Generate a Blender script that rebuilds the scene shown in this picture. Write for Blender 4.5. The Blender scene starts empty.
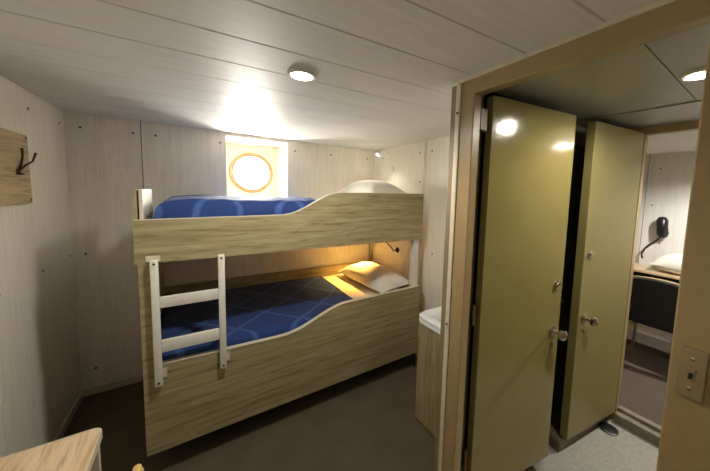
import bpy, bmesh, math, random
from mathutils import Vector, Matrix, noise
random.seed(7)
S = bpy.context.scene
COL = S.collection
PI = math.pi

# ------------------------------------------------------------------ materials
def new_mat(name):
    m = bpy.data.materials.new(name); m.use_nodes = True
    nt = m.node_tree; b = nt.nodes['Principled BSDF']
    return m, nt, b
def N(nt, t, **kw):
    n = nt.nodes.new(t)
    for k, v in kw.items():
        if k in n.inputs: n.inputs[k].default_value = v
        else: setattr(n, k, v)
    return n
def L(nt, a, b): nt.links.new(a, b)
def coords(nt, scale=(1, 1, 1), rot=(0, 0, 0)):
    tc = N(nt, 'ShaderNodeTexCoord'); mp = N(nt, 'ShaderNodeMapping')
    mp.inputs['Scale'].default_value = scale; mp.inputs['Rotation'].default_value = rot
    L(nt, tc.outputs['Object'], mp.inputs['Vector'])
    return mp.outputs['Vector']
def ramp(nt, fac, stops):
    r = N(nt, 'ShaderNodeValToRGB')
    e = r.color_ramp.elements
    while len(e) < len(stops): e.new(0.5)
    for i, (p, c) in enumerate(stops):
        e[i].position = p; e[i].color = (*c, 1)
    L(nt, fac, r.inputs['Fac'])
    return r.outputs['Color']
def bump(nt, b, h, strength=0.2, dist=0.002):
    n = N(nt, 'ShaderNodeBump'); n.inputs['Strength'].default_value = strength; n.inputs['Distance'].default_value = dist
    L(nt, h, n.inputs['Height']); L(nt, n.outputs['Normal'], b.inputs['Normal'])
def plain(name, col, rough=0.5, metal=0.0, var=0.06, scale=30, bmp=0.0):
    m, nt, b = new_mat(name)
    v = coords(nt)
    nz = N(nt, 'ShaderNodeTexNoise', Scale=scale, Detail=3.0); L(nt, v, nz.inputs['Vector'])
    lo = tuple(c * (1 - var) for c in col); hi = tuple(min(1, c * (1 + var)) for c in col)
    L(nt, ramp(nt, nz.outputs['Fac'], [(.3, lo), (.7, hi)]), b.inputs['Base Color'])
    b.inputs['Roughness'].default_value = rough; b.inputs['Metallic'].default_value = metal
    if bmp: bump(nt, b, nz.outputs['Fac'], bmp, 0.002)
    return m
def wood(name, axis, cols, rough=0.45, fleck=0.38):
    m, nt, b = new_mat(name)
    st = {'x': (2.4, 36, 36), 'y': (36, 2.4, 36), 'z': (36, 36, 2.4)}[axis]
    v = coords(nt, st)
    n1 = N(nt, 'ShaderNodeTexNoise', Scale=1.0, Detail=6.0, Roughness=.6, Distortion=.6); L(nt, v, n1.inputs['Vector'])
    v2 = coords(nt, tuple(s * 3.2 for s in st))
    n2 = N(nt, 'ShaderNodeTexNoise', Scale=1.0, Detail=3.0); L(nt, v2, n2.inputs['Vector'])
    c1 = ramp(nt, n1.outputs['Fac'], [(.28, cols[0]), (.46, cols[1]), (.68, cols[2])])
    c2 = ramp(nt, n2.outputs['Fac'], [(.30, tuple(1 - fleck for _ in range(3))), (.42, (1, 1, 1))])
    mx = N(nt, 'ShaderNodeMix', data_type='RGBA', blend_type='MULTIPLY'); mx.inputs[0].default_value = 1
    L(nt, c1, mx.inputs[6]); L(nt, c2, mx.inputs[7]); L(nt, mx.outputs[2], b.inputs['Base Color'])
    b.inputs['Roughness'].default_value = rough
    bump(nt, b, n1.outputs['Fac'], .12, .001)
    return m
OAK = ((.195, .148, .070), (.325, .262, .135), (.43, .36, .215))
M = {}
M['oak_x'] = wood('oak_laminate_lengthwise', 'x', OAK)
M['oak_y'] = wood('oak_laminate_crosswise', 'y', OAK)
M['oak_z'] = wood('oak_laminate_upright', 'z', OAK)
M['desk'] = wood('pale_desk_laminate', 'y', ((.42, .27, .13), (.66, .50, .31), (.76, .61, .42)), .35, .35)
M['plaque'] = wood('rustic_plaque_wood', 'y', ((.26, .18, .09), (.50, .37, .21), (.62, .48, .29)), .55)
M['chairwood'] = wood('honey_chair_wood', 'y', ((.42, .26, .07), (.58, .38, .12), (.66, .46, .18)), .35, .2)
M['wall'] = wood('pale_ash_wall_laminate', 'z', ((.76, .705, .61), (.83, .785, .70), (.88, .84, .765)), .42, .10)
M['edge'] = plain('cream_edge_band', (.66, .60, .47), .4)
M['inner'] = plain('cream_inner_laminate', (.62, .57, .47), .45)
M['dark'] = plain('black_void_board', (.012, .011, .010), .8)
M['groove'] = plain('dark_joint_strip', (.12, .11, .09), .7)
M['white_paint'] = plain('white_painted_wood', (.74, .72, .65), .4, 0, .04)
M['white_gloss'] = plain('white_basin_enamel', (.80, .83, .84), .18, 0, .02)
M['trimwhite'] = plain('cream_trim_paint', (.62, .55, .42), .4)
M['brown_trim'] = plain('brown_corner_trim', (.25, .18, .10), .45)
M['metal'] = plain('brushed_nickel', (.55, .50, .42), .25, 1.0)
M['darkmetal'] = plain('dark_bronze', (.10, .08, .06), .35, 1.0)
M['brass'] = plain('aged_brass', (.46, .31, .17), .4, .7)
M['frame'] = plain('tan_frame_paint', (.36, .255, .125), .33, 0, .05, 40, .15)
M['black'] = plain('black_upholstery', (.010, .010, .014), .55)
M['blackplastic'] = plain('black_plastic', (.012, .012, .014), .3)
M['screw'] = plain('screw_head_brown', (.10, .07, .045), .4, .6)
M['linen'] = plain('white_cotton', (.80, .77, .70), .85, 0, .03, 14, .3)
M['sheet'] = plain('cream_cotton_sheet', (.74, .66, .52), .85, 0, .04, 20, .3)
M['vinyl'] = plain('grey_speckled_vinyl', (.30, .29, .24), .5, 0, .12, 60)
M['lobbyceil'] = plain('grey_lobby_ceiling_panel', (.40, .415, .37), .4, 0, .03)
M['lobbywall'] = plain('dark_olive_lobby_wall', (.28, .26, .18), .45)
M['greydoor'] = plain('dark_grey_door_paint', (.17, .175, .15), .35)
M['coaming'] = plain('brown_coaming_paint', (.14, .105, .06), .5)
M['niche'] = plain('cream_niche_lining', (.80, .74, .62), .5)
M['farwall'] = wood('white_wall_laminate', 'z', ((.70, .69, .65), (.76, .75, .71), (.80, .79, .76)), .45, .06)
M['sill'] = plain('worn_sill_paint', (.21, .19, .14), .5, 0, .2, 25)
M['white_pl'] = plain('white_plastic', (.78, .77, .72), .35)
M['switch'] = plain('dull_metal_plate', (.42, .34, .22), .34, .75)

def carpet(name, col):
    m, nt, b = new_mat(name)
    v = coords(nt)
    n = N(nt, 'ShaderNodeTexNoise', Scale=260.0, Detail=4.0, Roughness=.8); L(nt, v, n.inputs['Vector'])
    n2 = N(nt, 'ShaderNodeTexNoise', Scale=5.0, Detail=3.0); L(nt, v, n2.inputs['Vector'])
    ad = N(nt, 'ShaderNodeMath', operation='MULTIPLY_ADD'); ad.inputs[1].default_value = .3
    L(nt, n2.outputs['Fac'], ad.inputs[0]); L(nt, n.outputs['Fac'], ad.inputs[2])
    L(nt, ramp(nt, ad.outputs[0], [(.42, tuple(c * .55 for c in col)), (.85, tuple(c * 1.4 for c in col))]), b.inputs['Base Color'])
    b.inputs['Roughness'].default_value = .95
    bump(nt, b, n.outputs['Fac'], .5, .004)
    return m
M['carpet'] = carpet('brown_carpet', (.105, .083, .047))
M['carpet_far'] = carpet('taupe_carpet', (.10, .076, .058))

def ceiling_mat():
    m, nt, b = new_mat('pale_plank_ceiling')
    v = coords(nt, (1.5, 45, 1))
    n = N(nt, 'ShaderNodeTexNoise', Scale=1.0, Detail=5.0); L(nt, v, n.inputs['Vector'])
    L(nt, ramp(nt, n.outputs['Fac'], [(.3, (.70, .695, .66)), (.7, (.77, .765, .73))]), b.inputs['Base Color'])
    b.inputs['Roughness'].default_value = .52
    b.inputs['Specular IOR Level'].default_value = .16
    bump(nt, b, n.outputs['Fac'], .06, .001)
    return m
M['ceiling'] = ceiling_mat()

def door_mat(name='olive_gloss_door_paint', rough=.13):
    m, nt, b = new_mat(name)
    v = coords(nt)
    n = N(nt, 'ShaderNodeTexNoise', Scale=3.0, Detail=3.0); L(nt, v, n.inputs['Vector'])
    L(nt, ramp(nt, n.outputs['Fac'], [(.3, (.25, .205, .072)), (.7, (.285, .235, .088))]), b.inputs['Base Color'])
    b.inputs['Roughness'].default_value = rough
    n2 = N(nt, 'ShaderNodeTexNoise', Scale=70.0, Detail=2.0); L(nt, v, n2.inputs['Vector'])
    bump(nt, b, n2.outputs['Fac'], .10, .004)
    return m
M['door'] = door_mat()
M['door_satin'] = door_mat('olive_satin_door_paint', .38)

def blanket_mat():
    m, nt, b = new_mat('blue_woven_bedspread')
    v = coords(nt)
    def rings(loc, sc):
        mp = N(nt, 'ShaderNodeMapping'); mp.inputs['Location'].default_value = loc
        L(nt, v, mp.inputs['Vector'])
        w = N(nt, 'ShaderNodeTexWave', wave_type='BANDS', bands_direction='X', Scale=sc, Distortion=1.6, Detail=0.0)
        w.inputs['Detail Scale'].default_value = .8
        L(nt, mp.outputs['Vector'], w.inputs['Vector'])
        return w.outputs['Fac']
    def diag(a):
        mp = N(nt, 'ShaderNodeMapping'); mp.inputs['Rotation'].default_value = (0, 0, a)
        L(nt, v, mp.inputs['Vector'])
        w = N(nt, 'ShaderNodeTexWave', wave_type='BANDS', bands_direction='X', Scale=1.05, Distortion=2.2, Detail=1.0)
        w.inputs['Detail Scale'].default_value = .7
        L(nt, mp.outputs['Vector'], w.inputs['Vector'])
        return w.outputs['Fac']
    mxn = N(nt, 'ShaderNodeMath', operation='MAXIMUM'); L(nt, diag(.75), mxn.inputs[0]); L(nt, diag(-.75), mxn.inputs[1])
    nz = N(nt, 'ShaderNodeTexNoise', Scale=220.0, Detail=3.0); L(nt, v, nz.inputs['Vector'])
    c = ramp(nt, mxn.outputs[0], [(.968, (.025, .054, .185)), (.996, (.06, .115, .33))])
    c2 = ramp(nt, nz.outputs['Fac'], [(.3, (.7, .7, .7)), (.7, (1.15, 1.15, 1.15))])
    mx = N(nt, 'ShaderNodeMix', data_type='RGBA', blend_type='MULTIPLY'); mx.inputs[0].default_value = 1
    L(nt, c, mx.inputs[6]); L(nt, c2, mx.inputs[7]); L(nt, mx.outputs[2], b.inputs['Base Color'])
    b.inputs['Roughness'].default_value = .8
    if 'Sheen Weight' in b.inputs: b.inputs['Sheen Weight'].default_value = .08
    b.inputs['Specular IOR Level'].default_value = .12
    bump(nt, b, nz.outputs['Fac'], .3, .003)
    return m
M['blanket'] = blanket_mat()

def emit(name, col, strength):
    m, nt, b = new_mat(name)
    b.inputs['Base Color'].default_value = (*col, 1)
    b.inputs['Emission Color'].default_value = (*col, 1); b.inputs['Emission Strength'].default_value = strength
    return m
M['lens'] = emit('lit_lamp_lens', (1, .97, .88), 14)
M['lens_lobby'] = emit('lit_lobby_lamp_lens', (1, .96, .86), 160)
M['lens_far'] = emit('lit_small_lamp_diffuser', (1, .95, .85), 32)
M['bulb_warm'] = emit('lit_warm_bulb', (1, .62, .22), 12)
M['bulb_white'] = emit('lit_white_bulb', (1, .93, .8), 14)
def glass():
    m, nt, b = new_mat('window_glass')
    nt.nodes.remove(b)
    out = nt.nodes['Material Output']
    t = N(nt, 'ShaderNodeBsdfTransparent'); g = N(nt, 'ShaderNodeBsdfGlossy'); g.inputs['Roughness'].default_value = .02
    nz = N(nt, 'ShaderNodeTexNoise', Scale=8.0); L(nt, coords(nt), nz.inputs['Vector'])
    L(nt, ramp(nt, nz.outputs['Fac'], [(.3, (.95, .95, .94)), (.7, (.99, .99, .98))]), t.inputs['Color'])
    mx = N(nt, 'ShaderNodeMixShader'); mx.inputs[0].default_value = .06
    L(nt, t.outputs[0], mx.inputs[1]); L(nt, g.outputs[0], mx.inputs[2]); L(nt, mx.outputs[0], out.inputs['Surface'])
    return m
M['glass'] = glass()

# ------------------------------------------------------------------ mesh helpers
def bm_new(): return bmesh.new()
def add_box(bm, x0, x1, y0, y1, z0, z1, bev=0.0, mat=None, rot=None):
    t = bmesh.new()
    bmesh.ops.create_cube(t, size=1)
    for v in t.verts:
        v.co = Vector(((x0 + x1) / 2 + v.co.x * (x1 - x0), (y0 + y1) / 2 + v.co.y * (y1 - y0), (z0 + z1) / 2 + v.co.z * (z1 - z0)))
    if bev: bmesh.ops.bevel(t, geom=list(t.edges), offset=bev, segments=2, profile=.5, affect='EDGES')
    if rot is not None: bmesh.ops.transform(t, matrix=rot, verts=list(t.verts))
    merge(bm, t); return bm
def merge(bm, t):
    me = bpy.data.meshes.new('tmp'); t.to_mesh(me); t.free(); bm.from_mesh(me); bpy.data.meshes.remove(me)
def add_prism(bm, pts, axis, a0, a1, bev=0.0):
    """polygon pts in the plane across axis, extruded from a0 to a1"""
    t = bmesh.new()
    def P(u, w, a): return {'y': (u, a, w), 'x': (a, u, w), 'z': (u, w, a)}[axis]
    v0 = [t.verts.new(P(u, w, a0)) for u, w in pts]; v1 = [t.verts.new(P(u, w, a1)) for u, w in pts]
    n = len(pts)
    t.faces.new(v0); t.faces.new(v1[::-1])
    for i in range(n): t.faces.new((v0[i], v1[i], v1[(i + 1) % n], v0[(i + 1) % n]))
    bmesh.ops.recalc_face_normals(t, faces=list(t.faces))
    if bev: bmesh.ops.bevel(t, geom=list(t.edges), offset=bev, segments=1, profile=.5, affect='EDGES')
    merge(bm, t); return bm
def add_tube(bm, pts, r, seg=10, radii=None, closed=False):
    t = bmesh.new(); pts = [Vector(p) for p in pts]; n = len(pts); rings = []
    prev = None
    for i, p in enumerate(pts):
        if closed: d = pts[(i + 1) % n] - pts[i - 1]
        else: d = (pts[min(i + 1, n - 1)] - pts[max(i - 1, 0)])
        d.normalize()
        if prev is None:
            a = Vector((0, 0, 1)) if abs(d.z) < .9 else Vector((1, 0, 0))
            u = d.cross(a).normalized()
        else: u = (prev - d * prev.dot(d)).normalized()
        prev = u; w = d.cross(u); rr = radii[i] if radii else r
        rings.append([t.verts.new(p + (u * math.cos(k * 2 * PI / seg) + w * math.sin(k * 2 * PI / seg)) * rr) for k in range(seg)])
    for i in range(n if closed else n - 1):
        a, b = rings[i], rings[(i + 1) % n]
        for k in range(seg): t.faces.new((a[k], a[(k + 1) % seg], b[(k + 1) % seg], b[k]))
    if not closed:
        t.faces.new(rings[0]); t.faces.new(rings[-1])
    bmesh.ops.recalc_face_normals(t, faces=list(t.faces))
    merge(bm, t); return bm
def add_lathe(bm, prof, mat, seg=32):
    """profile (r, h) spun about local z, then moved by matrix"""
    t = bmesh.new(); rings = []
    for r, h in prof:
        rings.append([t.verts.new((max(r, 1e-4) * math.cos(k * 2 * PI / seg), max(r, 1e-4) * math.sin(k * 2 * PI / seg), h)) for k in range(seg)])
    for a, b in zip(rings, rings[1:]):
        for k in range(seg): t.faces.new((a[k], a[(k + 1) % seg], b[(k + 1) % seg], b[k]))
    if prof[0][0] < 1e-3: bmesh.ops.remove_doubles(t, verts=rings[0], dist=1e-3)
    else: t.faces.new(rings[0])
    if prof[-1][0] < 1e-3: bmesh.ops.remove_doubles(t, verts=rings[-1], dist=1e-3)
    else: t.faces.new(rings[-1])
    bmesh.ops.recalc_face_normals(t, faces=list(t.faces))
    bmesh.ops.transform(t, matrix=mat, verts=list(t.verts))
    merge(bm, t); return bm
def frame_to(loc, d):
    """matrix whose local z points along d"""
    return Matrix.Translation(loc) @ Vector(d).to_track_quat('Z', 'Y').to_matrix().to_4x4()
def world_of(o):
    m = Matrix.Translation(o.location) @ o.rotation_euler.to_matrix().to_4x4()
    return (world_of(o.parent) @ m) if o.parent else m
def obj(name, bm, mat, parent=None, smooth=False, origin=None, local=False):
    me = bpy.data.meshes.new(name)
    base = world_of(parent) if parent else (Matrix.Translation(origin) if origin is not None else Matrix())
    if not local: bmesh.ops.transform(bm, matrix=base.inverted(), verts=list(bm.verts))
    bm.to_mesh(me); bm.free()
    o = bpy.data.objects.new(name, me); COL.objects.link(o)
    if parent: o.parent = parent
    elif origin is not None: o.location = origin
    for mm in (mat if isinstance(mat, (list, tuple)) else [mat]): me.materials.append(mm)
    if smooth:
        for p in me.polygons: p.use_smooth = True
        me.set_sharp_from_angle(angle=math.radians(40))
    return o
def tag(o, label, cat, group=None):
    o['label'] = label; o['category'] = cat
    if group: o['group'] = group
    return o
def thing(name, label, cat, loc, rotz=0, group=None):
    o = bpy.data.objects.new(name, None); COL.objects.link(o); o.empty_display_size = .1
    o.location = loc; o.rotation_euler = (0, 0, rotz)
    return tag(o, label, cat, group)
def struct(name, bm, mat, smooth=False, parent=None):
    o = obj(name, bm, mat, parent, smooth)
    if parent is None: o['kind'] = 'structure'
    return o
def box(*a, **k): return add_box(bm_new(), *a, **k)
def light(name, typ, loc, energy, color, parent=None, **kw):
    l = bpy.data.lights.new(name, typ); l.energy = energy; l.color = color
    for k, v in kw.items(): setattr(l, k, v)
    o = bpy.data.objects.new(name, l); COL.objects.link(o)
    if parent:
        o.parent = parent; o.location = world_of(parent).inverted() @ Vector(loc)
    else: o.location = loc
    return o

# ------------------------------------------------------------------ room numbers
XL, XR, YB, H = -.504, 2.075, 1.127, 2.173
XD, XD2 = 1.226, 1.275           # doorway wall faces
YR = -1.0                        # the return wall beside the doorway
YJ, YJ2, HD = -1.130, -1.803, 2.095
YF = -3.0                        # wall behind the photographer
LF = .06                         # lobby floor level
LC = 2.16                        # lobby ceiling level
X2 = 2.72                        # far doorway wall

# ------------------------------------------------------------------ cabin shell
struct('floor', box(XL - .06, XR + .04, YF - .06, YB + .06, -.05, 0), M['carpet'])

def panel_wall(name, plane, at, out, spans, z0, z1, mat, thick=.05, hole=None):
    """laminate panels with open joints over a dark backing; plane 'x' or 'y'"""
    b = bm_new(); d = 1 if out > 0 else -1; g = .003
    for a0, a1 in spans:
        ga = 0 if a0 == spans[0][0] else g; gb = 0 if a1 == spans[-1][1] else g
        rects = [(a0 + ga, a1 - gb, z0, z1)]
        if hole and a0 <= hole[0] + .01 and a1 >= hole[1] - .01:
            rects = [(a0 + ga, hole[0], z0, z1), (hole[1], a1 - gb, z0, z1), (hole[0], hole[1], z0, hole[2]), (hole[0], hole[1], hole[3], z1)]
        for u0, u1, w0, w1 in rects:
            if w1 - w0 < .004: continue
            lo, hi = sorted((at, at + d * .008))
            if plane == 'y': add_box(b, u0, u1, lo, hi, w0, w1)
            else: add_box(b, lo, hi, u0, u1, w0, w1)
    k = len(b.faces)
    lo, hi = sorted((at + d * .006, at + d * thick))
    e0, e1 = spans[0][0] - .055, spans[-1][1] + .055
    def back(u0, u1, w0, w1):
        if plane == 'y': add_box(b, u0, u1, lo, hi, w0, w1)
        else: add_box(b, lo, hi, u0, u1, w0, w1)
    if hole:
        back(e0, hole[0], z0, z1); back(hole[1], e1, z0, z1); back(hole[0], hole[1], z0, hole[2])
        if z1 - hole[3] > .003: back(hole[0], hole[1], hole[3], z1)
    else: back(e0, e1, z0, z1)
    b.faces.ensure_lookup_table()
    for f in b.faces[k:]: f.material_index = 1
    return struct(name, b, [mat, M['groove']])

NX0, NX1, NZ0, NZ1 = .497, 1.045, 1.50, 2.140
wall_back = panel_wall('wall_back', 'y', YB, 1, [(XL, -.089), (-.089, XR)], 0, H, M['wall'], hole=(NX0, NX1, NZ0, NZ1))
wall_left = panel_wall('wall_left', 'x', XL, -1, [(YF, -1.30), (-1.30, -.60), (-.60, .099), (.099, YB)], 0, H, M['wall'])
wall_right = panel_wall('wall_right', 'x', XR, 1, [(YR, .130), (.130, .152), (.152, YB)], 0, H, M['wall'], thick=.035)
wall_rear = panel_wall('wall_front', 'y', YF, -1, [(XL, .3), (.3, XD)], 0, H, M['wall'])
# return wall beside the doorway, between the basin corner and the lobby
b = bm_new(); add_box(b, XD + .012, XR, -1.075, YR, 0, H)
struct('wall_return', b, M['wall'])

# screws: one mesh, copied
sb = bm_new(); add_lathe(sb, [(.0085, 0), (.0085, .001), (.006, .0028), (0, .003)], Matrix(), 12)
scr0 = obj('screw', sb, M['screw'], wall_back, True, local=True)
first = [True]
def screw(wall, p, d):
    o = scr0 if first[0] else scr0.copy()
    if not first[0]: COL.objects.link(o)
    first[0] = False
    o.parent = wall; o.matrix_local = frame_to(Vector(p), d)
for x in (-.423, -.136, .0, .452, 1.123, 1.522, 1.989):
    screw(wall_back, (x, YB, 2.07), (0, -1, 0))
for x in (-.436, -.137, .0, .452, .86, 1.25, 1.522):
    screw(wall_back, (x, YB, 1.127), (0, -1, 0))
screw(wall_back, (-.42, YB, .207), (0, -1, 0))
for y in (-.55, .15, .593, 1.043): screw(wall_left, (XL, y, 2.072), (1, 0, 0))
for y in (.15, .624, 1.074): screw(wall_left, (XL, y, 1.13), (1, 0, 0))
for y, z in ((.051, 2.067), (.224, 2.065), (.207, 1.781), (-.011, 1.099), (.9, 2.066)): screw(wall_right, (XR, y, z), (-1, 0, 0))

# plank ceiling: planks run nearly along the bunk, slightly skewed, with V joints
b = bm_new()
sk = -.085; step = .2365; y_first = .135
def yline(x, k): return y_first - step * k + sk * (x - .4)
x0, x1 = XL - .3, XR + .3
ks = list(range(-6, 15))
for k in ks:
    wide = k >= 3
    g = .0045 if wide else .0028
    dpt = .006 if wide else .0035
    for (ya, yb_, za, zb) in ((yline(0, k + 1) + g, yline(0, k) - g, 0, 0), (yline(0, k) - g, yline(0, k), 0, dpt), (yline(0, k), yline(0, k) + g, dpt, 0)):
        s0 = sk * x0; s1 = sk * x1
        vs = [b.verts.new((x0, ya + s0, H + za)), b.verts.new((x1, ya + s1, H + za)), b.verts.new((x1, yb_ + s1, H + zb)), b.verts.new((x0, yb_ + s0, H + zb))]
        b.faces.new(vs)
# trim to the L-shaped cabin
def cut(bm, co, no):
    bmesh.ops.bisect_plane(bm, geom=list(bm.verts) + list(bm.edges) + list(bm.faces), plane_co=co, plane_no=no, clear_outer=True)
cut(b, (XL - .05, 0, 0), (-1, 0, 0)); cut(b, (0, YB + .05, 0), (0, 1, 0)); cut(b, (0, YF - .05, 0), (0, -1, 0)); cut(b, (XR + .04, 0, 0), (1, 0, 0))
r = bmesh.ops.bisect_plane(b, geom=list(b.verts) + list(b.edges) + list(b.faces), plane_co=(XD + .02, 0, 0), plane_no=(1, 0, 0))
r = bmesh.ops.bisect_plane(b, geom=list(b.verts) + list(b.edges) + list(b.faces), plane_co=(0, YR - .04, 0), plane_no=(0, 1, 0))
bmesh.ops.delete(b, geom=[f for f in b.faces if f.calc_center_median().x > XD + .02 and f.calc_center_median().y < YR - .04], context='FACES')
for f in b.faces: f.normal_update()
for f in list(b.faces):
    if f.normal.z > 0: f.normal_flip()
add_box(b, XL - .05, XD + .02, YF - .05, YB + .05, H + .012, H + .05)
add_box(b, XD + .02, XR + .04, YR - .04, YB + .05, H + .012, H + .05)
struct('ceiling', b, M['ceiling'])

# skirting
struct('baseboard_back', box(XL, XR, YB - .012, YB, 0, .06, .003), M['inner'])
struct('baseboard_left', box(XL, XL + .012, YF, YB - .012, 0, .06, .003), M['inner'])

# ------------------------------------------------------------------ porthole window in its recess
ND = .33
b = bm_new()
tx = .02
bk = (NX0 + .0, NX1 - .035, NZ0, NZ1 - .02)
f_ = [(NX0, NZ0), (NX1, NZ0), (NX1, NZ1), (NX0, NZ1)]; g_ = [(bk[0], bk[2]), (bk[1], bk[2]), (bk[1], bk[3]), (bk[0], bk[3])]
va = [b.verts.new((u, YB, w)) for u, w in f_]; vb = [b.verts.new((u, YB + ND, w)) for u, w in g_]
for i in range(4): b.faces.new((va[i], va[(i + 1) % 4], vb[(i + 1) % 4], vb[i]))
# back board with a round hole
PC = (.757, 1.829); PR = .172
seg = 48
circ = [b.verts.new((PC[0] + PR * math.cos(2 * PI * k / seg), YB + ND, PC[1] + PR * math.sin(2 * PI * k / seg))) for k in range(seg)]
def sq(k):
    a = 2 * PI * k / seg; c, s = math.cos(a), math.sin(a)
    tm = 9
    if c > 1e-6: tm = min(tm, (bk[1] - PC[0]) / c)
    if c < -1e-6: tm = min(tm, (bk[0] - PC[0]) / c)
    if s > 1e-6: tm = min(tm, (bk[3] - PC[1]) / s)
    if s < -1e-6: tm = min(tm, (bk[2] - PC[1]) / s)
    return (PC[0] + c * tm, YB + ND, PC[1] + s * tm)
outr = [b.verts.new(sq(k)) for k in range(seg)]
for k in range(seg): b.faces.new((circ[k], circ[(k + 1) % seg], outr[(k + 1) % seg], outr[k]))
# four corner fillers
for cx, cz in ((bk[1], bk[3]), (bk[0], bk[3]), (bk[0], bk[2]), (bk[1], bk[2])):
    a = math.atan2(cz - PC[1], cx - PC[0]) % (2 * PI); k = int(a / (2 * PI / seg))
    c = b.verts.new((cx, YB + ND, cz)); b.faces.new((outr[k % seg], outr[(k + 1) % seg], c))
bmesh.ops.recalc_face_normals(b, faces=list(b.faces))
m4 = bm_new(); me = bpy.data.meshes.new('t'); b.to_mesh(me); b.free(); m4.from_mesh(me)
add_lathe(m4, [(PR, -.004), (PR, .10), (PR + .02, .10), (PR + .02, -.002)], frame_to(Vector((PC[0], YB + ND, PC[1])), (0, 1, 0)), 48)
# remove caps of the lathe that would close the hole
for f in list(m4.faces):
    if len(f.verts) > 8: m4.faces.remove(f)
win = struct('window_1', m4, M['niche'])
b = bm_new()
ring = [(PC[0] + (PR + .018) * math.cos(2 * PI * k / 48), YB + ND - .012, PC[1] + (PR + .018) * math.sin(2 * PI * k / 48)) for k in range(48)]
add_tube(b, ring, .024, 10, closed=True)
for k in range(8):
    a = 2 * PI * (k + .5) / 8
    add_lathe(b, [(.010, 0), (.010, .008), (0, .010)], frame_to(Vector((PC[0] + (PR + .018) * math.cos(a), YB + ND - .026, PC[1] + (PR + .018) * math.sin(a))), (0, -1, 0)), 8)
obj('window_frame', b, M['brass'], win, True)
b = bm_new(); add_lathe(b, [(0, 0), (PR + .001, 0), (PR + .001, .010), (0, .010)], frame_to(Vector((PC[0], YB + ND + .04, PC[1])), (0, 1, 0)), 48)
obj('pane', b, M['glass'], win)

# ------------------------------------------------------------------ doorway frame
b = bm_new()
add_box(b, XD, XD2, YJ, -1.058, 0, H - .004, .004)                 # left post
add_box(b, XD, XD2, YJ2, YJ, HD, H - .004, .003)                   # head
add_box(b, XD, XD2, YF, YJ2, 0, H - .004, .004)                    # right side
add_box(b, XD, XD2 + .04, YJ2, YJ, 0, .11, .004)                   # coaming
struct('door_frame', b, M['frame'])
struct('trim_1', box(XD - .006, XD + .01, YF, -1.035, H - .016, H, .002), M['trimwhite'])      # along the head
struct('trim_2', box(XD - .006, XD + .03, -1.058, -1.030, 0, H - .016, .004), M['trimwhite'])   # cream edge strip
struct('trim_3', box(XD - .002, XD + .028, -1.030, -.998, 0, H - .016, .003), M['brown_trim'])  # brown corner
o_trim2 = bpy.data.objects['trim_2']
for z in (2.03, 1.05):
    b = bm_new(); add_lathe(b, [(.006, 0), (.006, .003), (0, .005)], frame_to(Vector((XD - .006, -1.044, z)), (-1, 0, 0)), 10)
    obj('screw', b, M['screw'], o_trim2, True)

# light switch on the right of the doorway
sw = thing('light_switch', 'dull metal light switch plate with small toggle on tan doorway wall', 'light switch', (XD, -1.842, 1.255))
obj('plate', box(XD - .007, XD, -1.868, -1.820, 1.192, 1.317, .003), M['switch'], sw)
obj('toggle_surround', box(XD - .011, XD - .006, -1.851, -1.836, 1.238, 1.270, .002), M['switch'], sw)
obj('toggle', box(XD - .022, XD - .008, -1.847, -1.840, 1.246, 1.258, .002), M['dark'], sw)
for z in (1.218, 1.292):
    b = bm_new(); add_lathe(b, [(.005, 0), (.005, .001), (0, .003)], frame_to(Vector((XD - .007, -1.8435, z)), (-1, 0, 0)), 10)
    obj('screw', b, M['metal'], sw, True)

# ------------------------------------------------------------------ lobby
struct('floor_lobby', box(XD2, X2 + .06, -3.0, -1.05, 0, LF), M['vinyl'])
b = bm_new()
ys = [-3.0, -1.632, -1.05]
for ya, yb_ in zip(ys, ys[1:]):
    for xa, xb in ((XD2, 2.255),):
        add_box(b, xa, xb - .003, ya + .002, yb_ - .002, LC, LC + .02)
add_box(b, 2.255, X2, -3.0, -1.05, LC - .006, LC + .02)
k = len(b.faces)
add_box(b, XD2 - .02, X2 + .06, -3.05, -1.0, LC + .012, LC + .06)
b.faces.ensure_lookup_table()
for f in b.faces[k:]: f.material_index = 1
struct('ceiling_lobby', b, [M['lobbyceil'], M['groove']])
b = bm_new()
add_box(b, XD2 - .03, 2.115, -1.075, -1.055, LF, LC + .012)
add_box(b, 2.115, 2.70, -1.075, -1.03, 2.03, LC + .012)
add_box(b, 2.70, X2 + .06, -1.12, -1.03, 0, LC + .012)
add_box(b, XD2 - .06, X2 + .06, -3.05, -3.0, 0, LC + .05)
struct('wall_lobby', b, M['lobbywall'])
d3 = struct('door_3', box(2.115, 2.70, -1.06, -1.03, .0, 2.03), M['greydoor'])
b = bm_new(); add_lathe(b, [(.022, 0), (.022, .006), (.010, .010), (.010, .035), (.024, .042), (.028, .055), (.020, .068), (0, .072)], frame_to(Vector((2.25, -1.06, .985)), (0, -1, 0)), 20)
obj('door_knob', b, M['darkmetal'], d3, True)

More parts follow.
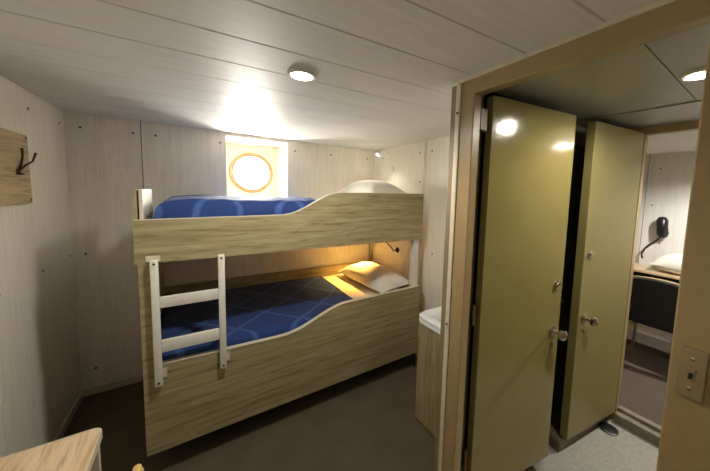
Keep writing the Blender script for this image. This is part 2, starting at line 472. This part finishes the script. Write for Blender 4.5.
def door(name, p0, p1, z0, z1, th, hinge_side, zl, zk):
    """panel between floor points p0 and p1 (front face), knob near p_free"""
    p0 = Vector((*p0, 0)); p1 = Vector((*p1, 0)); d = (p1 - p0); w = d.length; d.normalize()
    n = Vector((d.y, -d.x, 0))        # towards the viewer (-Y side)
    R = Matrix(((d.x, -n.x, 0, p0.x), (d.y, -n.y, 0, p0.y), (0, 0, 1, 0), (0, 0, 0, 1)))
    o = struct(name, add_box(bm_new(), 0, w, 0, th, z0, z1, .003, rot=R), M['door' if hinge_side == 'l' else 'door_satin'])
    u = .055 if hinge_side == 'r' else w - .055
    W = lambda a, q, z: R @ Vector((a, q, z))
    b = bm_new()
    add_lathe(b, [(.030, 0), (.030, .006), (.012, .010), (.011, .038), (.020, .044), (.028, .056), (.027, .068), (.016, .078), (0, .080)], frame_to(W(u, 0, zk), n), 24)
    obj('door_knob', b, M['metal'], o, True)
    b = bm_new()
    add_lathe(b, [(.020, 0), (.020, .006), (.010, .008), (.010, .014), (0, .015)], frame_to(W(u, 0, zl), n), 20)
    t = Matrix(R)
    add_box(b, u - .028, u + .012, -.024, -.014, zl - .007, zl + .007, .003, rot=R)
    obj('thumb_latch', b, M['metal'], o, True)
    b = bm_new()
    add_lathe(b, [(.008, 0), (.008, .006), (0, .007)], frame_to(W(u - .01, 0, zk - .07), n), 14)
    add_box(b, u - .014, u - .006, -.016, -.005, zk - .092, zk - .060, .002, rot=R)
    obj('keyhole_cover', b, M['metal'], o, True)
    return o, W, n
d1, W1, n1 = door('door_1', (1.335, -1.146), (1.925, -1.240), .135, 2.108, .042, 'l', 1.195, .925)
d2, W2, n2 = door('door_2', (2.140, -1.254), (2.700, -1.336), .135, 2.115, .050, 'r', 1.335, .935)
for z in (2.00, 1.10, .35):
    b = bm_new(); add_tube(b, [(1.324, -1.118, z - .05), (1.324, -1.118, z + .05)], .009, 10)
    if z > 1.9: add_box(b, 1.276, 1.318, -1.131, -1.127, z - .045, z + .045)
    obj('hinge', b, M['brown_trim'], d1, True)
# dark lining of the hinge gap
struct('trim_5', box(XD2, 1.33, -1.098, -1.056, LF, LC - .002), M['coaming'])
# coaming below the second door
dd = Vector((2.59 - 2.09, -1.288 + 1.232, 0)).normalized()
R = Matrix(((dd.x, -dd.y, 0, 2.092), (dd.y, dd.x, 0, -1.232), (0, 0, 1, 0), (0, 0, 0, 1)))
struct('trim_4', add_box(bm_new(), 0, .52, 0, .16, LF, .128, .004, rot=R), M['coaming'])

b = bm_new(); add_lathe(b, [(0, 0), (.056, 0), (.056, .006), (.044, .010), (0, .010)], Matrix.Translation((2.585, -1.340, LF)) @ Matrix.Scale(1.0, 4), 28)
tag(obj('door_stop', b, M['blackplastic'], None, True), 'flat round black disc on grey lobby floor below second open door', 'floor disc')

# far doorway wall
b = bm_new()
FY0, FY1 = -1.336, -2.02
add_box(b, X2, X2 + .06, -1.12, FY0, 0, LC + .012) if False else None
add_box(b, X2, X2 + .06, FY0, .6, 0, LC + .08)
add_box(b, X2, X2 + .06, -3.4, FY1, 0, LC + .08)
add_box(b, X2, X2 + .06, FY1, FY0, 2.107, LC + .08)
struct('wall_far_doorway', b, M['frame'])
b = bm_new()
add_box(b, X2 - .02, X2 + .08, FY1, FY0, 0, .125, .004); add_box(b, X2 + .03, X2 + .075, FY1, FY0, .12, .150, .004)
struct('trim_6', b, M['sill'])

# ------------------------------------------------------------------ far cabin
FX, FC, FF = 4.48, 2.195, .12
struct('floor_far_cabin', box(X2 + .06, FX + .05, -3.4, .6, FF - .05, FF), M['carpet_far'])
wall_far = panel_wall('wall_far', 'x', FX, 1, [(-3.34, -2.1), (-2.1, -.955), (-.955, .545)], FF, FC, M['farwall'])
b = bm_new(); add_box(b, X2 + .06, FX, .55, .6, FF, FC); add_box(b, X2 + .06, FX, -3.4, -3.35, FF, FC)
add_box(b, X2 + .06, FX + .06, .6, .66, 0, FC + .04); add_box(b, X2 + .06, FX + .06, -3.46, -3.4, 0, FC + .04)
struct('wall_far_sides', b, M['farwall'])
struct('ceiling_far_cabin', box(X2 + .06, FX + .05, -3.4, .6, FC, FC + .04), M['ceiling'])
for y, z in ((-1.06, 2.03), (-1.02, 1.62), (-1.12, 1.20)): screw(wall_far, (FX, y, z), (-1, 0, 0))

fd = thing('desk', 'pale wood desk seen through the far doorway against white wall', 'desk', (4.30, -1.2, FF))
obj('desktop', box(4.12, FX - .004, -2.3, -.55, .90, .93, .006), M['desk'], fd)
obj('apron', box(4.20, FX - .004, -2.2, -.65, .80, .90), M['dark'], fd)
for y in (-2.2, -.65): obj('side_panel', box(4.18, FX - .004, y - .012, y + .012, FF, .90), M['desk'], fd)

def pillow_bm(cx, cy, cz, lx, ly, h, rz=0, tilt=(0, 0), nz=.010, flat=.35):
    b = bm_new(); nu = 26; top = {}; bot = {}
    for i in range(nu + 1):
        for j in range(nu + 1):
            u = -1 + 2 * i / nu; v = -1 + 2 * j / nu
            e = max(0, (1 - abs(u) ** 2.6)) ** .62 * max(0, (1 - abs(v) ** 2.6)) ** .62
            pin = 1 - .07 * (1 - abs(u) ** 2) * (abs(v) ** 3) ; pin2 = 1 - .07 * (1 - abs(v) ** 2) * (abs(u) ** 3)
            x = u * lx / 2 * pin2; y = v * ly / 2 * pin
            q = noise.noise(Vector((u * 2.1 + cx, v * 2.1 + cy, 3.1))) * nz * e
            top[i, j] = b.verts.new((x, y, h * (1 - flat) * e + q + h * flat))
            bot[i, j] = top[i, j] if i in (0, nu) or j in (0, nu) else b.verts.new((x, y, h * flat * (1 - e)))
    for i in range(nu):
        for j in range(nu):
            b.faces.new((top[i, j], top[i + 1, j], top[i + 1, j + 1], top[i, j + 1]))
            b.faces.new((bot[i, j], bot[i, j + 1], bot[i + 1, j + 1], bot[i + 1, j]))
    m = Matrix.Translation((cx, cy, cz)) @ Matrix.Rotation(rz, 4, 'Z') @ Matrix.Rotation(tilt[0], 4, 'X') @ Matrix.Rotation(tilt[1], 4, 'Y')
    bmesh.ops.transform(b, matrix=m, verts=list(b.verts))
    return b
tag(obj('pillow', pillow_bm(4.29, -1.42, .93, .32, .60, .22), M['linen'], None, True, (4.29, -1.42, .93)), 'white pillow lying on pale desk beyond the far doorway', 'pillow')

# telephone on the far wall
tp = thing('telephone', 'black wall telephone with handset and hanging cord on far white wall', 'telephone', (FX, -1.145, 1.36))
obj('cradle', box(FX - .03, FX, -1.175, -1.110, 1.30, 1.45, .012), M['blackplastic'], tp, True)
b = bm_new(); add_tube(b, [(FX - .045, -1.155, 1.285), (FX - .06, -1.148, 1.32), (FX - .066, -1.142, 1.39), (FX - .06, -1.136, 1.45), (FX - .045, -1.130, 1.485)], .03, 14, [.036, .052, .047, .052, .036])
obj('handset', b, M['blackplastic'], tp, True)
b = bm_new(); add_tube(b, [(FX - .03, -1.135, 1.29), (FX - .035, -1.110, 1.24), (FX - .05, -1.060, 1.19), (FX - .06, -1.015, 1.13), (FX - .06, -0.990, 1.06), (FX - .05, -1.000, 1.01)], .009, 8)
obj('cord', b, M['blackplastic'], tp, True)

# chair at the far desk
fc = thing('chair', 'black upholstered chair with wood frame tucked at the far desk', 'chair', (3.86, -1.33, FF), .0)
cx0, cx1, cy0, cy1 = 3.58, 4.04, -1.60, -1.07
b = bm_new(); add_box(b, cx0 + .02, cx1, cy0, cy1, FF + .40, FF + .48, .025); obj('seat', b, M['black'], fc, True)
# back: curved shell with a thin wood top rail
b = bm_new(); nn = 12; front = []; zz = [FF + .45, FF + .50, FF + .6, FF + .75, FF + .815]
def backpt(t, z):
    bow = .05 * (1 - (2 * t - 1) ** 2)
    t = .5 + (t - .5) * (1 if z > FF + .65 else (.93 if z > FF + .55 else (.84 if z > FF + .47 else .74)))
    return (cx0 - bow - (z - FF - .45) * .10 + .02, cy0 + (cy1 - cy0) * t, z + (.045 * (1 - (2 * t - 1) ** 2) if z > FF + .7 else 0))
G = [[b.verts.new(backpt(i / nn, z)) for i in range(nn + 1)] for z in zz]
for a, c in zip(G, G[1:]):
    for i in range(nn): b.faces.new((a[i], a[i + 1], c[i + 1], c[i]))
bmesh.ops.recalc_face_normals(b, faces=list(b.faces))
bmesh.ops.solidify(b, geom=list(b.faces), thickness=.035)
obj('backrest', b, M['black'], fc, True)
b = bm_new(); add_tube(b, [Vector(backpt(i / nn, FF + .815)) + Vector((.0, 0, .008)) for i in range(nn + 1)], .011, 8); obj('top_rail', b, M['oak_y'], fc, True)
for (x, y, dx, dy) in ((cx0 + .04, cy1 - .09, -.0, .095), (cx0 + .02, cy0 + .015, -.10, -.02), (cx1 - .03, cy1 - .03, .02, .01), (cx1 - .03, cy0 + .03, .02, -.01)):
    b = bm_new(); add_tube(b, [(x, y, FF + .42), (x + dx, y + dy, FF)], .018, 10, [.018, .013]); obj('leg', b, M['oak_z'], fc, True)

# ------------------------------------------------------------------ bunk bed
BL = 1.95; TH = .032
bed = thing('bunk_bed', 'oak laminate double bunk bed with curved front boards along back wall', 'bunk bed', (BL / 2, .5, 0))
def scurve(x0, z0, x1, z1, n=18):
    out = []
    for i in range(n + 1):
        t = i / n; s = t * t * (3 - 2 * t); s = .5 * s + .5 * (t * t * t * (t * (6 * t - 15) + 10))
        out.append((x0 + (x1 - x0) * t, z0 + (z1 - z0) * s))
    return out
ZB = .158
up_top = [(-.012, 1.479), (.35, 1.486), (.62, 1.491)] + scurve(.70, 1.493, 1.16, 1.652) + [(1.40, 1.657), (BL, 1.663)]
lo_top = [(.052, .672), (.40, .661)] + scurve(.70, .655, 1.24, .797) + [(1.5, .799), (BL, .806)]
b = bm_new(); add_prism(b, [(-.012, 1.250), (BL, 1.250)] + up_top[::-1], 'y', 0, TH); ub = obj('upper_front_board', b, M['oak_x'], bed)
b = bm_new(); add_prism(b, [(0, ZB), (BL, ZB)] + lo_top[::-1] + [(.052, .70), (.046, .74), (.046, 1.2495), (0, 1.2495)], 'y', 0.001, TH); lb = obj('lower_front_board', b, M['oak_x'], bed)
def band(pts, parent, y0, y1):
    b = bm_new(); off = .004
    for (a, c) in zip(pts, pts[1:]):
        vs = [b.verts.new((a[0], y0, a[1])), b.verts.new((c[0], y0, c[1])), b.verts.new((c[0], y1, c[1])), b.verts.new((a[0], y1, a[1])),
              b.verts.new((a[0], y0, a[1] + off)), b.verts.new((c[0], y0, c[1] + off)), b.verts.new((c[0], y1, c[1] + off)), b.verts.new((a[0], y1, a[1] + off))]
        for q in ((0, 1, 5, 4), (1, 2, 6, 5), (2, 3, 7, 6), (3, 0, 4, 7), (4, 5, 6, 7)): b.faces.new([vs[i] for i in q])
    bmesh.ops.remove_doubles(b, verts=list(b.verts), dist=1e-5)
    o = obj('edge_band', b, M['edge'], parent); o['label'] = 'cream edge band along the curved top'
band(up_top, ub, -.001, TH + .001); band(lo_top, lb, -.001, TH + .001)
# left end
obj('end_panel', box(.001, .021, TH + .001, YB - .012, ZB, 1.300), M['oak_z'], bed)
ep = obj('end_guard', box(-.013, .004, TH + .001, .46, 1.300, 1.640, .002), M['oak_z'], bed)
gi = obj('guard_lining', box(.011, .027, TH + .002, .455, 1.30, 1.640, .002), M['inner'], ep); gi['label'] = 'cream inner lining of the guard'
obj('upper_base', box(.022, 1.95, TH, YB - .012, 1.26, 1.30), M['oak_x'], bed)
obj('lower_base', box(.022, 1.95, TH, YB - .012, .50, .54), M['oak_x'], bed)
obj('back_rail', box(0.0, 2.03, YB - .035, YB - .012, .60, .80, .003), M['oak_x'], bed)
p = obj('post', box(1.885, 1.945, TH + .002, .085, .54, 1.258, .004), M['white_paint'], bed); p['label'] = 'white front post at the pillow end'
p = obj('post', box(2.025, 2.062, 1.06, 1.094, .80, 1.259, .003), M['oak_z'], bed)
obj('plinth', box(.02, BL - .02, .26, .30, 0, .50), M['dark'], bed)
obj('right_end_panel', box(1.951, 1.966, TH, 1.06, ZB, .80), M['oak_y'], bed)
obj('foot', box(1.93, 1.95, .03, .05, 0, ZB, .003), M['dark'], bed)

def mattress(name, label, x0, x1, y0, y1, z0, z1, parent=None):
    b = bm_new(); add_box(b, x0, x1, y0, y1, z0, z1)
    bmesh.ops.bevel(b, geom=list(b.edges), offset=.04, segments=4, profile=.5, affect='EDGES')
    return tag(obj('mattress', b, M['sheet'], None, True, ((x0 + x1) / 2, (y0 + y1) / 2, z0)), label, 'mattress')
mattress('m', 'cream sheeted mattress lying on the lower bunk', .025, 1.948, .045, 1.088, .54, .695)
mattress('m', 'cream sheeted mattress lying on the upper bunk', .080, 1.95, .045, 1.105, 1.30, 1.565)

def blanket(label, x0, x1, y0, y1, z, drop_front, drop_left, r=.045, amp=.004, sag=0):
    """bedspread laid over the mattress: a cross profile in y swept along x, rounded over front and left"""
    b = bm_new()
    prof = []                                         # (y, dz) from front hem up, over, to the back hem
    prof += [(y0, -drop_front + i * (drop_front - r) / 5) for i in range(5)]
    prof += [(y0 + r - r * math.cos(a), -r + r * math.sin(a)) for a in [k * PI / 2 / 6 for k in range(7)]]
    ny = 26
    prof += [(y0 + r + (y1 - y0 - 2 * r) * i / ny, 0) for i in range(1, ny)]
    prof += [(y1 - r + r * math.sin(a), -r + r * math.cos(a)) for a in [k * PI / 2 / 6 for k in range(7)]]
    rail = [(x0, -drop_left + i * (drop_left - r) / 4) for i in range(4)]
    rail += [(x0 + r - r * math.cos(a), -r + r * math.sin(a)) for a in [k * PI / 2 / 6 for k in range(7)]]
    nx = 60
    rail += [(x0 + r + (x1 - x0 - r) * i / nx, 0) for i in range(1, nx + 1)]
    G = []
    for (x, dx) in rail:
        row = []
        for (y, dy) in prof:
            dz = min(dx, dy) if (dx < 0 and dy < 0) else dx + dy
            q = amp * noise.noise(Vector((x * 4, y * 5, 1.7))) + amp * .5 * noise.noise(Vector((x * 11, y * 11, 4.1)))
            row.append(b.verts.new((x, y - (q if dy < -r else 0), z + dz + q - sag * max(0, 1 - abs(x - x0) / .25))))
        G.append(row)
    for a, c in zip(G, G[1:]):
        for i in range(len(prof) - 1): b.faces.new((a[i], c[i], c[i + 1], a[i + 1]))
    bmesh.ops.recalc_face_normals(b, faces=list(b.faces))
    if sum(f.normal.z for f in b.faces) < 0: bmesh.ops.reverse_faces(b, faces=list(b.faces))
    bmesh.ops.solidify(b, geom=list(b.faces), thickness=.005)
    o = obj('bedspread', b, M['blanket'], None, True, ((x0 + x1) / 2, (y0 + y1) / 2, z))
    return tag(o, label, 'bedspread')
blanket('blue patterned bedspread covering the lower bunk mattress behind the ladder', .018, 1.385, .038, 1.090, .712, .12, .10)
blanket('blue patterned bedspread on the upper bunk mattress under the porthole', .072, 1.16, .038, 1.112, 1.586, .20, .20, r=.07, amp=.014)

tag(obj('pillow', pillow_bm(1.785, .57, .702, .385, .86, .19, rz=.05, tilt=(0, -.08)), M['linen'], None, True, (1.785, .57, .702)), 'white pillow on the lower bunk under warm lamp light', 'pillow')
tag(obj('pillow', pillow_bm(1.70, .52, 1.568, .42, .74, .215, rz=.03), M['linen'], None, True, (1.70, .52, 1.568)), 'white pillow on the upper bunk in the back right corner', 'pillow')

# ladder hooked on the front
ld = thing('ladder', 'white painted two rung wooden ladder fixed to the bunk front', 'ladder', (.22, -.03, .56))
for x0, x1, z0 in ((.050, .084, .566), (.354, .388, .566)):
    rl = obj('rail', box(x0, x1, -.034, -.004, z0, 1.268, .004), M['white_paint'], ld, True)
    for z in (z0 + .02, 1.250):
        b = bm_new(); add_lathe(b, [(.006, 0), (.006, .002), (0, .003)], frame_to(Vector(((x0 + x1) / 2, -.034, z)), (0, -1, 0)), 10)
        obj('screw', b, M['darkmetal'], rl, True)
    cl = obj('cleat', box(x0 + .01, x1 + .018, -.004, -.0012, z0 + .03, z0 + .085, .001), M['edge'], ld)
    if x0 < .1: obj('cleat', box(x0 - .018, x1 + .008, -.004, -.0012, 1.258, 1.290, .001), M['edge'], ld)
for z0, z1 in ((1.004, 1.066), (.753, .822)):
    obj('rung', box(.084, .354, -.030, -.010, z0, z1, .004), M['white_paint'], ld, True)

# reading lamps
def reading_lamp(label, base, pts, head_dir, bulb, on):
    t = thing('reading_lamp', label, 'reading lamp', base)
    b = bm_new(); add_lathe(b, [(.030, 0), (.030, .008), (.022, .016), (0, .018)], frame_to(Vector(base), (-1, 0, 0)), 24)
    obj('wall_base', b, M['white_pl'] if on else M['darkmetal'], t, True)
    b = bm_new(); add_tube(b, pts, .006, 8); obj('flexible_neck', b, M['white_pl'] if on else M['darkmetal'], t, True)
    hd = Vector(head_dir).normalized(); p = Vector(pts[-1])
    b = bm_new(); add_lathe(b, [(0, -.02), (.012, -.015), (.022, .01), (.026, .045), (.022, .045), (.018, .012), (0, .0)], frame_to(p, hd), 20)
    hdo = obj('lamp_head', b, M['white_pl'] if on else M['darkmetal'], t, True)
    b = bm_new(); add_lathe(b, [(0, .0), (.015, .008), (.020, .03), (.020, .045), (.012, .056), (0, .060)], frame_to(p, hd), 14)
    obj('bulb', b, bulb, hdo, True)
    return t, p + hd * .075, hd
rl1, pA, hA = reading_lamp('small flexible reading lamp on right wall above the upper bunk pillow', (XR, .684, 1.935),
    [(XR - .018, .684, 1.935), (XR - .04, .69, 1.96), (XR - .05, .66, 2.02), (XR - .06, .66, 2.08), (XR - .09, .70, 2.115), (XR - .125, .75, 2.115)], (-.45, .35, -.55), M['bulb_white'], True)
rl2, pB, hB = reading_lamp('small reading lamp on right wall inside the lower bunk, glowing orange', (XR, .545, 1.035),
    [(XR - .018, .545, 1.035), (XR - .05, .55, 1.03), (XR - .07, .58, 1.07), (XR - .12, .66, 1.15), (XR - .22, .77, 1.20)], (-.55, .15, -.4), M['bulb_warm'], False)
lw = light('reading_glow', 'SPOT', pB + hB * .015, 21, (1, .53, .11), rl2, shadow_soft_size=.015, spot_size=1.75, spot_blend=.8)
lw.rotation_euler = Vector((-.22, -.06, -1)).to_track_quat('-Z', 'Y').to_euler()
lu = light('upper_reading_glow', 'SPOT', pA + hA * .01, 5, (1, .93, .82), rl1, shadow_soft_size=.012, spot_size=2.3, spot_blend=.8)
lu.rotation_euler = Vector((-.35, -.35, -.8)).to_track_quat('-Z', 'Y').to_euler()

# washbasin unit by the return wall
vb = thing('washbasin_cabinet', 'oak washbasin cabinet with white top between bunk foot and doorway', 'washbasin', (1.81, -.73, 0))
obj('body', box(1.560, XR - .002, -.990, -.462, .09, .745, .003), M['oak_z'], vb)
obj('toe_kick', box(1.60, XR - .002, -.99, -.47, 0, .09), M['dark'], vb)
dr = obj('door', box(1.545, 1.5595, -.985, -.466, .015, .742, .003), M['oak_z'], vb)
b = bm_new(); add_lathe(b, [(.006, 0), (.006, .015), (.014, .02), (.012, .03), (0, .032)], frame_to(Vector((1.545, -.93, .45)), (-1, 0, 0)), 16); obj('knob', b, M['metal'], dr, True)
# basin top with a rounded rim and a bowl
b = bm_new()
def rrect(x0, x1, y0, y1, r, n=6):
    out = []
    for cx, cy, a0 in ((x1 - r, y1 - r, 0), (x0 + r, y1 - r, PI / 2), (x0 + r, y0 + r, PI), (x1 - r, y0 + r, 3 * PI / 2)):
        out += [(cx + r * math.cos(a0 + k * PI / 2 / n), cy + r * math.sin(a0 + k * PI / 2 / n)) for k in range(n + 1)]
    return out
loops = []
for (ins, z, r) in ((.012, .745, .05), (.0, .752, .06), (.0, .768, .06), (.006, .772, .06), (.006, .776, .06), (.0, .782, .06), (.0, .800, .06), (.010, .810, .06), (.05, .808, .05), (.075, .79, .05), (.10, .72, .06), (.16, .69, .05)):
    loops.append([b.verts.new((x, y, z)) for x, y in rrect(1.535 + ins, XR - .003 - ins, -.995 + ins, -.445 - ins, r)])
for a, c in zip(loops, loops[1:]):
    n = len(a)
    for i in range(n): b.faces.new((a[i], a[(i + 1) % n], c[(i + 1) % n], c[i]))
b.faces.new(loops[0]); b.faces.new(loops[-1]); bmesh.ops.recalc_face_normals(b, faces=list(b.faces))
o = obj('basin_top', b, M['white_gloss'], vb, True); o['label'] = 'white basin top with rounded corners'
b = bm_new(); add_lathe(b, [(.022, 0), (.022, .015), (.014, .02), (.013, .10), (0, .105)], Matrix.Translation((2.02, -.72, .807)), 16)
add_tube(b, [(2.02, -.72, .89), (1.97, -.72, .915), (1.91, -.72, .905), (1.89, -.72, .88)], .010, 10); obj('tap', b, M['metal'], vb, True)

# ------------------------------------------------------------------ coat rack plaque
pq = thing('coat_rack', 'rustic wooden board with metal coat hook on the left wall', 'coat rack', (XL, .26, 1.545))
b = bm_new(); add_prism(b, [(.0, 1.548), (.488, 1.546), (.484, 1.910), (.0, 1.914)], 'x', XL, XL + .022, .002); bd = obj('board', b, M['plaque'], pq)
for y, z in ((.470, 1.895), (.473, 1.565)):
    b = bm_new(); add_lathe(b, [(.006, 0), (.006, .002), (0, .003)], frame_to(Vector((XL + .022, y, z)), (1, 0, 0)), 10); obj('screw', b, M['darkmetal'], bd, True)
hk = obj('hook', add_box(bm_new(), XL + .022, XL + .026, .335, .372, 1.695, 1.725, .0015), M['darkmetal'], pq, True)
for pts in ([(XL + .024, .355, 1.715), (XL + .036, .350, 1.75), (XL + .046, .338, 1.79), (XL + .050, .325, 1.83)],
            [(XL + .024, .355, 1.715), (XL + .042, .372, 1.745), (XL + .062, .392, 1.770), (XL + .072, .402, 1.815)],
            [(XL + .024, .350, 1.71), (XL + .034, .345, 1.70), (XL + .046, .335, 1.70)]):
    b = bm_new(); add_tube(b, pts, .004, 8, [.006, .0048, .0042, .0055][:len(pts)]); obj('prong', b, M['darkmetal'], hk, True)

# ------------------------------------------------------------------ near desk and chair
dk = thing('desk', 'pale wood desk corner in the lower left against the left wall', 'desk', (-.28, -1.2, 0))
b = bm_new(); add_prism(b, rrect(XL + .014, -.052, -1.95, -.512, .03), 'z', .722, .75, .002); obj('desktop', b, M['desk'], dk)
b = bm_new(); pts = rrect(XL + .0135, -.0505, -1.951, -.5105, .031)
for a, c in zip(pts, pts[1:] + pts[:1]):
    b.faces.new([b.verts.new((*a, .721)), b.verts.new((*c, .721)), b.verts.new((*c, .7512)), b.verts.new((*a, .7512))])
bmesh.ops.remove_doubles(b, verts=list(b.verts), dist=1e-5); bmesh.ops.recalc_face_normals(b, faces=list(b.faces)); bmesh.ops.solidify(b, geom=list(b.faces), thickness=.003)
o = obj('edge_band', b, M['edge'], dk, True); o['label'] = 'cream edge band round the desk top'
obj('side_panel', box(XL + .03, -.062, -.540, -.522, 0, .722, .002), M['edge'], dk)
obj('side_panel', box(XL + .03, -.085, -1.93, -1.912, 0, .722, .002), M['edge'], dk)
obj('modesty_panel', box(XL + .02, XL + .034, -1.912, -.545, .25, .722), M['desk'], dk)

ch = thing('chair', 'honey wood chair whose back rail tip shows at the bottom edge', 'chair', (-.05, -1.06, 0), .0)
def T(*p): return [Vector(q) for q in p]
obj('seat', box(-.20, .115, -1.26, -.87, .42, .47, .02), M['black'], ch, True)
b = bm_new(); add_box(b, .075, .098, -1.285, -.838, .715, .800, .010); obj('back_rail', b, M['chairwood'], ch, True)
b = bm_new(); add_box(b, .080, .095, -1.27, -.85, .56, .62, .006); obj('back_rail', b, M['chairwood'], ch, True)
for y in (-1.27, -.85):
    b = bm_new(); add_tube(b, [(.11, y, 0), (.092, y, .45), (.087, y, .78)], .015, 10); obj('leg', b, M['chairwood'], ch, True)
for y in (-1.235, -.885):
    b = bm_new(); add_tube(b, [(-.18, y, 0), (-.18, y, .43)], .016, 10); obj('leg', b, M['chairwood'], ch, True)

# ------------------------------------------------------------------ ceiling lamps
LAMP = (1.84, -1.700)
def downlight(label, x, y, z, mat, energy, col, r=.062, spot=2.75, grp=None):
    t = thing('downlight', label, 'ceiling light', (x, y, z))
    b = bm_new(); add_lathe(b, [(r * .72, .004), (r * .74, -.010), (r * .92, -.012), (r, -.006), (r, .002), (r * .72, .004)], Matrix.Translation((x, y, z)), 36)
    for f in list(b.faces):
        if len(f.verts) > 8: b.faces.remove(f)
    obj('trim_ring', b, M['white_pl'], t, True)
    b = bm_new(); add_lathe(b, [(0, -.013), (r * .5, -.012), (r * .74, -.007), (r * .74, .003), (0, .003)], Matrix.Translation((x, y, z)), 32)
    obj('lens', b, mat, t, True)
    light('downlight_glow', 'SPOT', (x, y, z - .03), energy, col, t, shadow_soft_size=.045, spot_size=spot, spot_blend=.5)
downlight('round recessed downlight, lit, in the cabin plank ceiling', .650, -.648, H, M['lens'], 19, (1, .96, .87))
downlight('lit downlight in the lobby ceiling above the open doors', LAMP[0], LAMP[1], LC, M['lens_lobby'], 8.6, (1, .93, .78), r=.052, spot=3.05)
downlight('round downlight in the ceiling of the cabin beyond the far doorway', 3.55, -1.85, FC, M['lens'], 52, (1, .96, .88))

cl = thing('ceiling_lamp', 'small round lamp on lobby ceiling glinting on the nearest open door', 'ceiling light', (2.662, -1.985, LC - .006))
b = bm_new(); add_lathe(b, [(0, 0), (.052, 0), (.052, -.02), (.045, -.03), (0, -.03)], Matrix.Translation((2.662, -1.985, LC - .006)), 28); obj('base', b, M['white_pl'], cl, True)
b = bm_new(); add_lathe(b, [(.04, -.028), (.04, -.045), (.028, -.056), (0, -.06)], Matrix.Translation((2.662, -1.985, LC - .006)), 28); obj('diffuser', b, M['lens_far'], cl, True)

# ------------------------------------------------------------------ daylight
w = bpy.data.worlds.new('sky_world'); S.world = w; w.use_nodes = True
nt = w.node_tree; bg = nt.nodes['Background']
bg.inputs['Color'].default_value = (1.0, .97, .90, 1); bg.inputs['Strength'].default_value = 66
pl = bpy.data.lights.new('porthole_portal', 'AREA'); pl.shape = 'DISK'; pl.size = PR * 2; pl.cycles.is_portal = True
po = bpy.data.objects.new('porthole_portal', pl); COL.objects.link(po); po.location = (PC[0], YB + ND + .06, PC[1]); po.rotation_euler = Vector((0, -1, 0)).to_track_quat('-Z', 'Y').to_euler()

# ------------------------------------------------------------------ camera
F, CX, CY = 282.1176, 395.2261, 217.5039
yaw, pitch, roll = -.6186, -.0874, .0325
fwd = Vector((-math.sin(yaw) * math.cos(pitch), math.cos(yaw) * math.cos(pitch), math.sin(pitch)))
rt = Vector((math.cos(yaw), math.sin(yaw), 0)); upv = rt.cross(fwd)
c, s = math.cos(roll), math.sin(roll)
r2 = c * rt + s * upv; u2 = -s * rt + c * upv
cam = bpy.data.cameras.new('camera'); co = bpy.data.objects.new('camera', cam); COL.objects.link(co)
co.matrix_world = Matrix(((r2.x, u2.x, -fwd.x, .2524), (r2.y, u2.y, -fwd.y, -1.9499), (r2.z, u2.z, -fwd.z, 1.6664), (0, 0, 0, 1)))
cam.sensor_fit = 'HORIZONTAL'; cam.sensor_width = 36; cam.lens = F / 710 * 36
cam.shift_x = (355 - CX) / 710; cam.shift_y = (CY - 235.5) / 710
cam.clip_start = .02
S.camera = co
S.view_settings.view_transform = 'Standard'; S.view_settings.look = 'None'; S.view_settings.gamma = 1
S.view_settings.use_curve_mapping = False
S.view_settings.exposure = 1.3
S.cycles.max_bounces = 10; S.cycles.diffuse_bounces = 6
